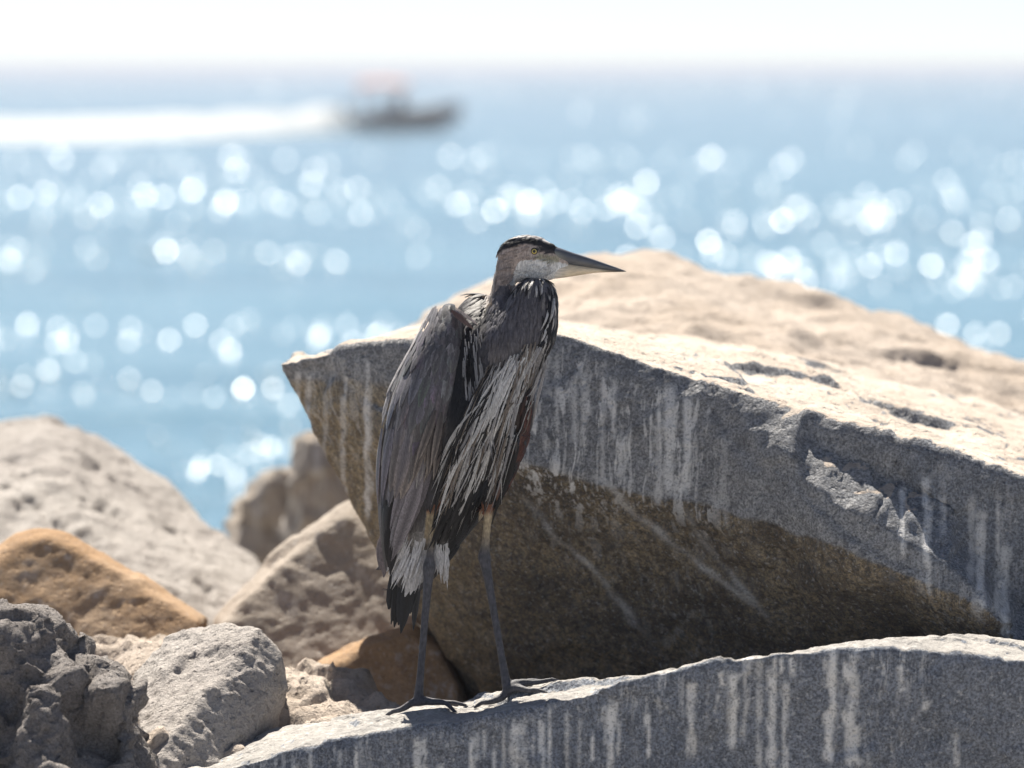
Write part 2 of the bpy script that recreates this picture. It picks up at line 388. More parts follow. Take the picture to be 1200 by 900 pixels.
# ---- the rocks on the left
rock('boulder', 'dark rough brown grey boulder with pitted face in the lower left corner', [
    gen([(-120, 690), (0, 706), (38, 714), (66, 752), (90, 790), (110, 900), (60, 1050), (-120, 1050)], 7.8, .12, .5, .7, lean=.3),
    gen([(30, 775), (88, 768), (130, 788), (160, 825), (174, 872), (172, 1050), (20, 1050)], 7.8, .10, .4, .7, lean=.3)], M_darkrock,
     vox=.009, smooth=2, macro=(.03, 3.5), rough=(.013, 13), fine=(.007, 48), chip=.05, chipf=5.5)
rock('boulder', 'pale grey wedge boulder between the dark corner boulder and the streaked slab', [poly([
    (158, 792, 8.24), (206, 744, 8.3), (258, 732, 8.26), (303, 737, 8.14), (328, 768, 8.13), (334, 806, 8.12), (165, 905, 7.78), (250, 905, 7.86), (268, 848, 7.98),
    (321, 838, 8.09), (190, 800, 8.75), (320, 790, 8.6), (180, 990, 7.9), (300, 990, 8.05), (180, 990, 8.6), (320, 990, 8.5)])], M_pale,
     vox=.006, smooth=1, macro=(.012, 4), rough=(.004, 14), fine=(.003, 50), chip=.006, chipf=6, strata=(.005, 13, [[.5, 0, -.5], [0, 1, 0], [1.5, 0, 1.5]]))
rock('boulder', 'low bright sunlit slab of stone spread around the wedge shaped boulder', [poly([
    (20, 722, 8.9), (120, 748, 8.75), (300, 782, 8.66), (345, 785, 8.6), (410, 808, 8.52), (478, 828, 8.42), (0, 862, 7.95), (180, 902, 7.86), (260, 896, 7.86), (340, 872, 7.98), (420, 856, 8.08),
    (0, 1000, 7.95), (400, 1000, 8.0), (470, 1000, 8.5), (0, 1000, 8.9)])], M_tan,
     vox=.01, smooth=2, macro=(.035, 3), rough=(.014, 8), fine=(.006, 36), chip=.035, chipf=5, strata=(.01, 9, [[.8, .2, 0], [0, 1.2, 0], [0, 0, 2]]))
rock('boulder', 'orange ochre boulder below the far pale boulder at the left edge', [
    gen([(-60, 690), (-20, 655), (15, 629), (50, 621), (88, 630), (130, 655), (200, 694), (245, 722), (235, 790), (60, 800), (-60, 780)], 9.15, .06, .6, .93, .85, .15, lean=.235)], M_orange,
     vox=.010, smooth=1, macro=(.008, 3), rough=(.004, 9), fine=(.003, 35), chip=.008, chipf=3, masks=down_wash)
rock('boulder', 'large pale grey boulder sloping down from the left edge in front of the sea', [poly([
    (-160, 505, 11.2), (0, 490, 11.2), (60, 487, 11.2), (112, 506, 11.1), (172, 560, 10.9), (235, 608, 10.7), (305, 662, 10.4), (300, 720, 9.9), (240, 760, 9.7), (100, 740, 9.6), (-160, 700, 9.6),
    (60, 560, 10.3), (-160, 560, 10.4), (-160, 900, 9.8), (280, 900, 9.9), (-160, 700, 12), (280, 760, 11.8), (40, 540, 11.9)])], M_pale,
     vox=.014, smooth=3, macro=(.03, 1.6), rough=(.008, 7), fine=(.005, 28), chip=.010, chipf=3, strata=(.012, 6, [[.5, 0, .5], [0, .8, 0], [-1.3, 0, 1.3]]), pits=(.02, 10, [[.6, 0, -.6], [0, .8, 0], [1.2, 0, 1.2]]))
rock('boulder', 'rounded grey tan boulder with faint pale streaks left of the heron tail', [
    gen([(248, 724), (285, 690), (330, 642), (395, 594), (412, 588), (445, 610), (490, 680), (520, 770), (400, 850), (300, 850), (250, 790)], 9.45, .08, .7, .9, .85, .12, lean=.31)], M_greytan,
     vox=.010, smooth=1, macro=(.010, 2.6), rough=(.0035, 9), fine=(.003, 34), chip=.008, chipf=3, masks=down_wash)
rock('boulder', 'small orange boulder behind the heron legs at the foot of the overhang', [
    gen([(345, 790), (400, 763), (440, 743), (485, 729), (522, 752), (545, 800), (545, 900), (345, 900)], 8.9, .05, .5, .92, .85, .1, lean=.16)], M_orange,
     vox=.008, smooth=1, macro=(.008, 3.5), rough=(.0035, 10), fine=(.003, 38), chip=.007, chipf=5, masks=down_wash)
rock('boulder', 'far squat grey brown boulder with a flat lit top beside the sea', [
    gen([(268, 612), (280, 578), (315, 547), (348, 542), (356, 600), (352, 760), (270, 760)], 12.6, .08, .5, .92)], M_greytan, vox=.016, smooth=1, chip=.04, macro=(.05, 3), masks=down_wash)
rock('boulder', 'far upright brown boulder partly hidden by the left tip of the overhanging boulder', [
    gen([(344, 530), (352, 506), (366, 496), (392, 540), (420, 590), (430, 720), (344, 720)], 12.1, .08, .5, .92)], M_greytan, vox=.016, smooth=1, chip=.04, macro=(.05, 3), masks=down_wash)

# ---- the bank the boulders lie on (setting)
def bank():
    xs = np.linspace(-9, 9, 150); ys = np.linspace(-5, 17, 180)
    X, Y = np.meshgrid(xs, ys); co = np.stack([X.ravel(), Y.ravel(), np.zeros(X.size)], 1)
    z = np.interp(co[:, 1], [-5, 0, 5, 7, 8.5, 10, 12, 14, 17], [2.0, 1.9, 1.9, 1.85, 1.75, 1.45, .8, 0, -1.2])
    f1, f2, idv = worley(co * 1.3)
    co[:, 2] = z + .22 * (idv - .6) * sstep(0, .25, f2 - f1) - .12 + .05 * fbm(co * 3, 4)
    nx = len(xs); f = [(j * nx + i, j * nx + i + 1, (j + 1) * nx + i + 1, (j + 1) * nx + i) for j in range(len(ys) - 1) for i in range(nx - 1)]
    tag(link('ground', py_mesh('ground', co, f), M_bank), 'bank of broken stone under the boulders', kind='structure')
bank()

# ------------------------------------------------------------------ sea
def water(name, bumpy):
    t = NT(name); v = t.obj()
    t.b.inputs['Base Color'].default_value = (.05, .22, .34, 1)
    t.b.inputs['Roughness'].default_value = .25 if not bumpy else .2
    t.b.inputs['IOR'].default_value = 1.33
    if bumpy:
        lo = t.noise(t.scaled(v, (.02, .06, 1)), 1.0, 5, .6)
        t.l(t.mix(t.ramp(lo, .35, .68), (.072, .165, .225), (.10, .21, .275)), t.b.inputs['Base Color'])
        b = t.bump(t.noise(t.scaled(v, (.6, 1.5, 1)), 1.0, 5, .55), .16)
        t.l(b, t.b.inputs['Normal'])
    return t.m
M_water, M_glint = water('sea_water', True), water('glint_ripple_water', False)
def sea():
    ys = np.concatenate([np.arange(9, 120, .55), np.geomspace(120, 700, 260), np.geomspace(720, 7000, 60)])
    us = np.linspace(-1, 1, 90); V = []; Fc = []
    hw = 14 + ys * .45
    for y, h in zip(ys, hw):
        V.append(np.stack([us * h, np.full(len(us), y), np.zeros(len(us))], 1))
    co = np.concatenate(V)
    fade = np.exp(-co[:, 1] / 260)
    q = np.stack([co[:, 0] * .09, co[:, 1] * .3, np.zeros(len(co))], 1)
    co[:, 2] = fade * (.16 * fbm(q, 3) + .05 * perlin(q * 4.3))
    nx = len(us); Fc = [(j * nx + i, j * nx + i + 1, (j + 1) * nx + i + 1, (j + 1) * nx + i) for j in range(len(ys) - 1) for i in range(nx - 1)]
    V = [tuple(p) for p in co]; mi = [0] * len(Fc)
    # added glint ripples: small faces of water tilted to mirror the sun at camera
    R = random.Random(3); spots = []
    def row(y, sy, x0, x1, n, br, sz=(4, 6.5)):
        for _ in range(n):
            spots.append((R.uniform(x0, x1), R.gauss(y, sy), br * R.lognormvariate(0, .6), R.uniform(*sz)))
    def clump(y, sy, x0, x1, k, n, br, sz=(4, 6.5)):
        for _ in range(k):
            cx = R.uniform(x0, x1); cy = R.gauss(y, sy)
            for _ in range(n): spots.append((R.gauss(cx, 26), R.gauss(cy, 9), br * R.lognormvariate(0, .7), R.uniform(*sz)))
    row(98, 10, -200, 1400, 170, .3, (2, 3.5)); row(128, 14, 500, 1400, 60, .3, (2, 4)); row(192, 8, -200, 1400, 80, .45)
    row(236, 13, -200, 1400, 150, .42); clump(246, 8, 520, 820, 7, 5, .6); row(228, 15, 0, 460, 34, .6); row(262, 9, 850, 1250, 34, .6)
    row(303, 9, -200, 520, 40, .5); row(310, 11, 830, 1300, 46, .6); row(335, 8, 880, 1300, 22, .7)
    row(395, 11, -150, 470, 34, .6); row(448, 20, -150, 340, 36, .6); clump(392, 10, 1090, 1350, 5, 6, .8)
    row(537, 16, 180, 360, 24, .7); clump(555, 10, -200, 340, 5, 4, .6); row(240, 22, -200, 1400, 130, .14, (3, 5)); row(305, 16, -200, 1400, 90, .14, (3, 5)); row(420, 100, -200, 1300, 110, .2)
    for (x, y, b) in ((195, 298, 2.2), (413, 140, 2.2), (285, 460, 3.5), (198, 403, 1.6), (830, 287, 2.6), (917, 262, 2.4), (32, 384, 1.5), (270, 187, .8), (620, 240, 2.2), (580, 250, 2),
                      (1020, 315, 1.4), (925, 308, 1.8), (735, 305, 1.5), (232, 558, 1.5), (178, 463, 1.1), (12, 310, 1.2), (490, 305, .6), (350, 312, 1.2), (1110, 385, 2), (1170, 395, 1.6),
                      (1140, 290, 1.5), (1133, 330, 1.3), (945, 333, 1.4), (320, 460, 1.6), (270, 415, 1.5), (68, 388, 1), (112, 385, .7), (265, 240, 1.6), (130, 190, .6), (1050, 300, 1.4)):
        spots.append((x, y, b, 6.0))
    ra = .0625; camp = Vector((0, 0, CZ))
    for (px, py, br, sz) in spots:
        if py < 84: continue
        dz = (450 - py) / F; dn = ST - dz * CT
        Yd = CZ / dn * (CT + dz * ST) if dn > 1e-4 else 9e9
        if Yd > 900: continue
        c = P(px, py, Yd); c.z = .02
        H = ((camp - c).normalized() + sdir).normalized()
        # brighter glint = face nearer to the mirror angle
        rel = min(1.0, br * .52 / 3.2); off = ra * math.sqrt(max(0, 1 / math.sqrt(rel) - 1))
        a = R.uniform(0, 2 * math.pi)
        t1 = H.cross(Vector((0, 1, 0))).normalized(); t2 = H.cross(t1).normalized()
        N = (H + off * (math.cos(a) * t1 + math.sin(a) * t2)).normalized()
        u = N.cross(Vector((0, 1, 0))).normalized(); u = -u if u.x < 0 else u
        vv = N.cross(u).normalized(); vv = vv if vv.y > 0 else -vv
        rad = sz / 2 * Yd / F
        k = 10; base = len(V); ring = []
        for i in range(k):
            an = 2 * math.pi * i / k
            ring.append(u * math.cos(an) * rad + vv * math.sin(an) * rad * 2.0)
        lo = min(q.z for q in ring)
        for q in ring: V.append(tuple(c + q + Vector((0, 0, -lo))))
        for q in ring: V.append((c.x + q.x * 1.5, c.y + q.y * 1.1 + (rad if q.y > 0 else 0), -.3))
        Fc.append(tuple(range(base, base + k))); mi.append(1)
        for i in range(k):
            j = (i + 1) % k; Fc.append((base + j, base + i, base + k + i, base + k + j)); mi.append(0)
    me = bpy.data.meshes.new('sea'); me.from_pydata(V, [], Fc); me.update()
    me.materials.append(M_water); me.materials.append(M_glint)
    me.polygons.foreach_set('material_index', mi)
    o = link('sea', me, []); 
    me.polygons.foreach_set('use_smooth', [m == 0 for m in mi])
    tag(o, 'glittering blue sea under a low backlit sun', kind='structure')
sea()

# haze: the sea air
def haze():
    x0, x1, y0, y1, z0, z1 = -3300, 3300, -30, 7300, -3.0, 4.4
    v = [(x, y, z) for z in (z0, z1) for y in (y0, y1) for x in (x0, x1)]
    f = [(0, 2, 3, 1), (4, 5, 7, 6), (0, 1, 5, 4), (2, 6, 7, 3), (0, 4, 6, 2), (1, 3, 7, 5)]
    m = bpy.data.materials.new('sea_haze'); m.use_nodes = True; nt = m.node_tree; nt.nodes.remove(nt.nodes['Principled BSDF'])
    pv = nt.nodes.new('ShaderNodeVolumePrincipled'); pv.inputs['Color'].default_value = (.66, .69, .78, 1); pv.inputs['Density'].default_value = HAZE; pv.inputs['Anisotropy'].default_value = .2
    nt.links.new(pv.outputs[0], nt.nodes['Material Output'].inputs['Volume'])
    tag(link('haze', py_mesh('haze', v, f), m, smooth=False), 'thin pale haze over the sea', kind='stuff')
HAZE = .0008
haze()

# wake
def wake():
    t = NT('white_foam'); t.b.inputs['Roughness'].default_value = .9
    v = t.obj(); t.l(t.mix(t.ramp(t.noise(v, .5, 6, .7), .35, .6), (.8, .82, .83), (.95, .95, .94)), t.b.inputs['Base Color'])
    t.l(t.bump(t.noise(v, 1.5, 6, .7), .2), t.b.inputs['Normal'])
    tr = t.n('BsdfTranslucent'); tr.inputs[0].default_value = (.93, .93, .92, 1); mx = t.n('MixShader'); mx.inputs[0].default_value = .4
    t.l(t.b.outputs[0], mx.inputs[1]); t.l(tr.outputs[0], mx.inputs[2]); t.l(mx.outputs[0], t.t.nodes['Material Output'].inputs['Surface'])
    Yb = 233; x1 = P(419, 153, Yb).x; x0 = -60
    nx, ny = 260, 40; co = []
    for j in range(ny):
        for i in range(nx):
            a = i / (nx - 1); b = j / (ny - 1) * 2 - 1
            x = x1 + (x0 - x1) * a; half = 2 + 15 * min(1, a * 5)
            co.append((x, Yb - 14 * min(1, a * 5) + b * half, 0))
    co = np.array(co); a = (x1 - co[:, 0]) / (x1 - x0); b = (co[:, 1] - Yb + 14 * np.minimum(1, a * 5)) / (2 + 15 * np.minimum(1, a * 5))
    prof = (1 - b * b) * (.45 + .5 * np.exp(-a * 6)) * sstep(0, .015, a)
    co[:, 2] = -.06 + prof * (1.3 + .7 * fbm(co * np.array([.35, .3, 1]), 4))
    f = [(j * nx + i, j * nx + i + 1, (j + 1) * nx + i + 1, (j + 1) * nx + i) for j in range(ny - 1) for i in range(nx - 1)]
    f = [q[::-1] for q in f]
    o = link('wake_foam', py_mesh('wake_foam', co, f), t.m); tag(o, 'long white foam wake trailing behind the motorboat', kind='stuff')
wake()

# ------------------------------------------------------------------ boat
def plain(name, c, rough=.5, metal=0., nz=.12, sc=20):
    t = NT(name); n = t.noise(t.obj(), sc, 4)
    t.l(t.mix(t.ramp(n, .3, .7), tuple(q * (1 - nz) for q in c), tuple(min(1, q * (1 + nz)) for q in c)), t.b.inputs['Base Color'])
    t.b.inputs['Roughness'].default_value = rough; t.b.inputs['Metallic'].default_value = metal
    return t.m
def box_bm(bm, c, s, taper=1.0):
    r = bmesh.ops.create_cube(bm, size=1)
    for v in r['verts']:
        k = taper if v.co.z > 0 else 1
        v.co = Vector((c[0] + v.co.x * s[0] * k, c[1] + v.co.y * s[1] * k, c[2] + v.co.z * s[2]))
def tube_bm(bm, a, b, r0, r1=None, k=10):
    r1 = r0 if r1 is None else r1
    a, b = Vector(a), Vector(b); d = (b - a); q = d.to_track_quat('Z', 'Y').to_matrix().to_4x4()
    bmesh.ops.create_cone(bm, cap_ends=True, segments=k, radius1=r0, radius2=r1, depth=d.length, matrix=Matrix.Translation((a + b) / 2) @ q)
def part(name, bm, mat, parent, smooth=False, bevel=0):
    if bevel: bmesh.ops.bevel(bm, geom=bm.edges[:], offset=bevel, segments=2, affect='EDGES')
    me = bpy.data.meshes.new(name); bm.to_mesh(me); bm.free()
    return link(name, me, mat, parent, smooth=smooth)
def boat():
    p = P(471, 153, 233)
    root = bpy.data.objects.new('motorboat', None); COL.objects.link(root); root.location = (p.x, 233, 0)
    root.scale = (1.3, 1.3, 1.3); tag(root, 'small dark motorboat with a salmon canopy speeding to the right far out at sea', 'boat')
    navy, salmon, white, grey = plain('dark_navy_paint', (.012, .02, .032), .4), plain('salmon_canvas', (.52, .31, .26), .85), plain('white_gelcoat', (.7, .7, .68), .4), plain('grey_metal', (.25, .26, .27), .4, .6)
    # hull: sections from stern (-x) to bow (+x), slight bow-up trim
    xs = np.linspace(-2.2, 2.5, 14); V = []; Fc = []
    for i, x in enumerate(xs):
        s = (x + 2.2) / 4.7; hb = .95 * (1 - max(0, (s - .45) / .55) ** 2.2) + .02; kz = -.25 + .62 * max(0, (s - .55) / .45) ** 2 + .12 * s; dz = .62 + .42 * s ** 1.6 + .12 * s
        V += [(x, -hb, dz), (x, -hb * .86, dz * .45 + kz * .4), (x, -hb * .55, kz + .1), (x, 0, kz), (x, hb * .55, kz + .1), (x, hb * .86, dz * .45 + kz * .4), (x, hb, dz), (x, 0, dz + .02)]
    for i in range(13):
        for j in range(8): Fc.append((i * 8 + j, i * 8 + (j + 1) % 8, (i + 1) * 8 + (j + 1) % 8, (i + 1) * 8 + j))
    Fc += [tuple(range(7, -1, -1)), tuple(range(104, 112))]
    link('hull', py_mesh('hull', V, Fc), navy, root, smooth=False)
    for s in (-1, 1):
        bm = bmesh.new()
        for i in range(12):
            a, b = V[i * 8 + (0 if s < 0 else 6)], V[(i + 1) * 8 + (0 if s < 0 else 6)]; tube_bm(bm, a, b, .045)
        part('gunwale', bm, grey, root)
    bm = bmesh.new(); box_bm(bm, (-.1, 0, 1.05), (.6, .8, .85), .8); part('console', bm, navy, root, bevel=.03)
    bm = bmesh.new(); box_bm(bm, (.12, 0, 1.62), (.05, .75, .35)); part('windscreen', bm, grey, root)
    bm = bmesh.new(); box_bm(bm, (-.85, 0, .95), (.5, .9, .5)); part('seat', bm, white, root, bevel=.04)
    V2 = []; n = 9
    for th in (0, .06):
        for i in range(n):
            u = i / (n - 1) * 2 - 1
            for k in range(5):
                q = k / 4 * 2 - 1; V2.append((-.8 + u * 1.05, q * .85, 1.78 + .3 * (1 - q * q) - .12 * u * u + th))
    F2 = []
    for i in range(n - 1):
        for k in range(4):
            a = i * 5 + k; F2.append((a, a + 5, a + 6, a + 1)); b = a + 5 * n; F2.append((b, b + 1, b + 6, b + 5))
    for i in range(n - 1):
        for k in (0, 4):
            a = i * 5 + k; b = a + 5 * n; F2.append((a, b, b + 5, a + 5))
    for k in range(4):
        for i in (0, n - 1):
            a = i * 5 + k; b = a + 5 * n; F2.append((a, a + 1, b + 1, b))
    cn = link('canopy', py_mesh('canopy', V2, F2), salmon, root)
    bm = bmesh.new()
    box_bm(bm, (-1.75, 0, 1.45), (.04, 1.55, .75)); part('back_curtain', bm, salmon, cn)
    for sx in (-1.7, .1):
        for sy in (-.8, .8):
            bm = bmesh.new(); tube_bm(bm, (sx, sy, .7), (sx, sy, 1.8), .03); part('canopy_post', bm, grey, root)
    bm = bmesh.new(); box_bm(bm, (-2.4, 0, .85), (.35, .4, .5), .8); box_bm(bm, (-2.38, 0, .3), (.18, .16, .8)); part('outboard_motor', bm, navy, root, bevel=.03)
boat()

# ------------------------------------------------------------------ heron
YH = 8.0
def Q(px, py, d): return P(px, py, YH + d)
PX = YH / F                                              # metres per photo pixel at the bird
def loft(rings):
    n = len(rings[0]); V = [q for r in rings for q in r]; Fc = []
    for i in range(len(rings) - 1):
        for j in range(n):
            Fc.append((i * n + j, i * n + (j + 1) % n, (i + 1) * n + (j + 1) % n, (i + 1) * n + j))
    Fc += [tuple(range(n - 1, -1, -1)), tuple(range((len(rings) - 1) * n, len(rings) * n))]
    return V, Fc
def cat(sl, m):                                          # smooth resampling of slice tables
    a = np.array(sl, float); t = np.arange(len(a)); tt = np.linspace(0, len(a) - 1, m); out = []
    for x in tt:
        i = min(int(x), len(a) - 2); f = x - i
        p0, p1, p2, p3 = a[max(i - 1, 0)], a[i], a[i + 1], a[min(i + 2, len(a) - 1)]
        out.append(.5 * ((2 * p1) + (-p0 + p2) * f + (2 * p0 - 5 * p1 + 4 * p2 - p3) * f * f + (-p0 + 3 * p1 - 3 * p2 + p3) * f ** 3))
    return out
def slices(sl, m=26, k=24):                              # (py, xl, xr, depth centre, half depth)
    R_ = []
    for (y, xl, xr, dc, dh) in cat(sl, m):
        R_.append([Q((xl + xr) / 2 + (xr - xl) / 2 * math.cos(2 * math.pi * i / k), y, dc + dh * math.sin(2 * math.pi * i / k)) for i in range(k)])
    return loft(R_)
def xslices(sl, m=20, k=20):                             # (px, ytop, ybot, depth centre, half depth)
    R_ = []
    for (x, yt, yb, dc, dh) in cat(sl, m):
        R_.append([Q(x, (yt + yb) / 2 + (yb - yt) / 2 * math.sin(2 * math.pi * i / k), dc + dh * math.cos(2 * math.pi * i / k)) for i in range(k)])
    return loft(R_)
def pipe(pts, k=14, m=None):                             # (world point, radius)
    a = [(p.x, p.y, p.z, r) for p, r in pts]; a = cat(a, m or len(a) * 4); R_ = []
    for i, q in enumerate(a):
        p = Vector(q[:3]); d = (Vector(a[min(i + 1, len(a) - 1)][:3]) - Vector(a[max(i - 1, 0)][:3])).normalized()
        u = d.cross(Vector((0, 1, .01))).normalized(); v = d.cross(u)
        r_ = float(q[3]); R_.append([p + r_ * (math.cos(2 * math.pi * j / k) * u + math.sin(2 * math.pi * j / k) * v) for j in range(k)])
    return loft(R_)
TORSO = [(346, 556, 574, .05, .015), (356, 545, 590, .05, .04), (375, 532, 602, .04, .07), (405, 512, 612, .03, .09), (445, 494, 613, .02, .10), (485, 479, 613, .01, .105), (525, 470, 603, .01, .10),
         (560, 465, 596, .015, .09), (600, 463, 570, .02, .075), (640, 464, 538, .03, .055), (668, 464, 514, .035, .04), (690, 462, 492, .04, .02)]
BULGE = [(327, 618, 636, -.045, .012), (333, 607, 646, -.045, .025), (346, 599, 652, -.047, .033), (364, 590, 653, -.05, .038), (385, 577, 652, -.05, .044), (405, 569, 647, -.048, .05), (430, 562, 632, -.045, .054), (462, 556, 618, -.045, .056), (500, 548, 606, -.045, .05), (530, 546, 590, -.035, .035)]
NECK = [(296, 585, 610, 0, .014), (308, 583, 610, 0, .02), (325, 579.5, 605, 0, .022), (345, 575.5, 603, -.003, .026), (365, 571, 610, -.014, .038), (395, 560, 612, -.03, .052), (430, 552, 605, -.035, .055)]
HEAD = [(583, 296, 304, 0, .006), (588, 287, 318, 0, .014), (597, 280.5, 328, 0, .02), (609, 276.5, 330.5, 0, .0235), (622, 276, 330, 0, .0235), (636, 279.5, 329, 0, .021), (648, 286, 327.5, 0, .0155), (657, 291, 325.5, 0, .011), (666, 294, 323, 0, .007)]
def drop(px, py):                                        # where the ray of a photo pixel meets the slab
    o = Vector((0, 0, CZ)); d = (P(px, py, 8) - o).normalized()
    h = slab_bvh.ray_cast(o, d); return h[0] if h[0] else P(px, py, 8)
footL, footR = drop(490, 832), drop(595, 819)
def ground_z(x, y, zdef):
    h = slab_bvh.ray_cast(Vector((x, y, zdef + .3)), Vector((0, 0, -1))); return h[0].z if h[0] and abs(h[0].z - zdef) < .12 else zdef
def leg(top, knee, foot, up, mid, rr=1.0):
    fp = foot + Vector((0, 0, .014)); j = []
    j.append(pipe([(top, .016 * rr), (top.lerp(knee, .3), .0098 * rr), (top.lerp(knee, .65), .0078 * rr), (knee.lerp(top, .12), .0088 * rr), (knee, .0128 * rr), (knee.lerp(fp, .1), .0098 * rr), (knee.lerp(fp, .35), .0076 * rr), (knee.lerp(fp, .75), .0074 * rr), (fp.lerp(knee, .05), .0095 * rr), (fp, .010)], m=50))
    for (dx, dy, L) in ((.97, -.22, .088), (.85, -.62, .08), (.93, .3, .075), (-.95, -.15, .062)):
        pts = []
        for s in np.linspace(0, 1, 6):
            x, y = fp.x + dx * L * s, fp.y + dy * L * s
            gz = ground_z(x, y, fp.z - .014)
            arch = .010 * (1 - s) + .004 * math.sin(math.pi * (s * 3 % 1))
            pts.append((Vector((x, y, max(gz, fp.z - .05) + .0045 + arch)), .0085 - .0045 * s))
        x, y = fp.x + dx * L * 1.12, fp.y + dy * L * 1.12
        pts.append((Vector((x, y, ground_z(x, y, fp.z - .014) + .001)), .0015))
        j.append(pipe(pts, m=26))
    return j
kneeL, kneeR = Q(503, 664, -.04), Q(567.5, 652, -.04)
sol = [slices(TORSO, 40, 32), slices(BULGE, 30, 24), slices(NECK, 24, 20), xslices(HEAD, 24, 24)]
sol += leg(Q(512, 575, -.055), kneeL, footL, 0, 0, 1.0) + leg(Q(576, 560, -.05), kneeR, footR, 0, 0, 1.0)
sol.append(pipe([(Q(530, 520, -.03), .05), (Q(516, 555, -.045), .03), (Q(511, 578, -.052), .017), (Q(509, 596, -.05), .010)]))
sol.append(pipe([(Q(588, 505, -.04), .05), (Q(583, 550, -.045), .03), (Q(576, 575, -.045), .018), (Q(572, 592, -.042), .010)]))
V = []; Fc = []
for v_, f_ in sol:
    b = len(V); V += v_; Fc += [tuple(i + b for i in q) for q in f_]
bm = bmesh.new(); me0 = py_mesh('b', V, Fc); bm.from_mesh(me0); bmesh.ops.recalc_face_normals(bm, faces=bm.faces); bm.to_mesh(me0); bm.free()
body_me = voxel(me0, .0024); laplace(body_me, 4)
hroot = bpy.data.objects.new('heron', None); COL.objects.link(hroot); hroot.location = (footL + footR) / 2
tag(hroot, 'great blue heron standing on the streaked foreground boulder with its bill pointing right', 'bird')

def seg_d(px, py, a, b):
    ax, ay, bx, by = *a, *b; t = np.clip(((px - ax) * (bx - ax) + (py - ay) * (by - ay)) / ((bx - ax) ** 2 + (by - ay) ** 2), 0, 1)
    return np.hypot(px - ax - t * (bx - ax), py - ay - t * (by - ay))
def line_d(px, py, pts):
    d = np.full(np.shape(px), 1e9)
    for a, b in zip(pts, pts[1:]): d = np.minimum(d, seg_d(px, py, a, b))
    return d
def mixc(c, m, col): return c * (1 - m[:, None]) + np.array(col)[None] * m[:, None]
def bird_colour(co):
    px, py = proj(co); d = co[:, 1] - YH
    nz = perlin(co * 60); nz2 = perlin(co * 140)
    c = np.tile(np.array([.085, .08, .088]), (len(co), 1))                       # slate body
    c = mixc(c, sstep(.0, .3, nz) * .5, (.13, .115, .11))
    # belly black, thighs chestnut
    c = mixc(c, sstep(520, 545, py) * sstep(500, 520, px), (.012, .012, .014))
    c = mixc(c, sstep(524, 532, px) * sstep(566, 554, px) * sstep(372, 382, py) * sstep(520, 480, py), (.010, .010, .012))  # gap between wing and neck painted black for its shadow
    c = mixc(c, sstep(690, 600, py) * sstep(600, 640, py) * sstep(530, 500, px), (.6, .58, .56))
    # neck
    bul = (py < 440) & (px > 572) & (py > 322)
    c[bul] = np.array([.145, .138, .158]); 
    c = mixc(c, (bul & (py > 385)) * sstep(385, 440, py) * .9, (.30, .26, .23))
    nk = sstep(606, 602, px) * sstep(350, 342, py) * (py > 285)
    nk2 = (px < 607) & (py < 385) & (px > 570) & (d > -.022)
    c = mixc(c, nk2 * 1.0, (.36, .30, .28)); c = mixc(c, nk2 * sstep(-.1, .4, nz) * .5, (.17, .14, .135)); c = mixc(c, nk2 * sstep(586, 578, px) * sstep(300, 306, py) * .7, (.46, .41, .38))  # last mix paints the rim light along the neck's left edge
    # head
    hd = (py < 334) & (px > 582) & (d > -.04) & (d < .04)
    thr = hd & (py + 2.5 * nz2 > interp(px, [(582, 340), (600, 330), (605, 312), (611, 304), (640, 304), (660, 309)]))
    c[hd & ~thr] = np.array([.60, .49, .43])
    c = mixc(c, (hd & ~thr) * sstep(.05, .35, perlin(co * np.array([90, 90, 260]))) * .45, (.16, .12, .105))
    c = mixc(c, hd * sstep(606, 598, px) * sstep(296, 304, py), (.40, .33, .30))
    c[thr] = np.array([.93, .91, .89])
    ystripe = interp(px, [(582, 294), (590, 289), (600, 285), (616, 281.5), (632, 284.5), (645, 289), (658, 292)])
    c = mixc(c, hd * sstep(2.2, -1, py - ystripe - 3.9 - 2.5 * nz2), (.016, .016, .02))
    c = mixc(c, hd * sstep(1.5, -1.5, py - (ystripe - 3.6)) * (px > 604) * sstep(-.35, .05, nz2 + .25), (.62, .58, .57))
    c = mixc(c, hd * sstep(5, 2.5, line_d(px, py, [(632, 301), (652, 304)])) * .8, (.42, .40, .28))
    c = mixc(c, hd * sstep(3.2, 1.6, line_d(px, py, [(631, 291), (644, 294), (660, 297)])) * .9, (.02, .02, .025))
    c = mixc(c, hd * sstep(7.5, 6, np.hypot(px - 626, py - 294.5)) * sstep(5.6, 6.4, np.hypot(px - 626, py - 294.5)) * .7, (.5, .46, .42))
    # legs
    lg = (py > 583) & (np.abs(px - np.interp(py, [583, 664, 760, 830], [511, 503, 494, 490])) < 9.5) & (d < .02)
    lr = (py > 583) & (np.abs(px - np.interp(py, [583, 652, 755, 815], [572, 567.5, 584, 594])) < 9.5)
    ft = py > 742
    L = lg | lr | ft
    tib = np.array([.46, .37, .24]); tar = np.array([.085, .085, .10])
    k = sstep(612, 655, py)
    legc = tib[None] * (1 - k[:, None]) + tar[None] * k[:, None]
    legc *= (1 + .5 * nz2)[:, None]
    c[L] = legc[L]
    c = mixc(c, (lg | lr) * sstep(606, 596, py), (.30, .13, .075))
    return np.clip(c * (1 + .25 * nz2)[:, None], .004, .95)
bco = arr(body_me)
cattr(body_me, 'plumage', bird_colour(bco))
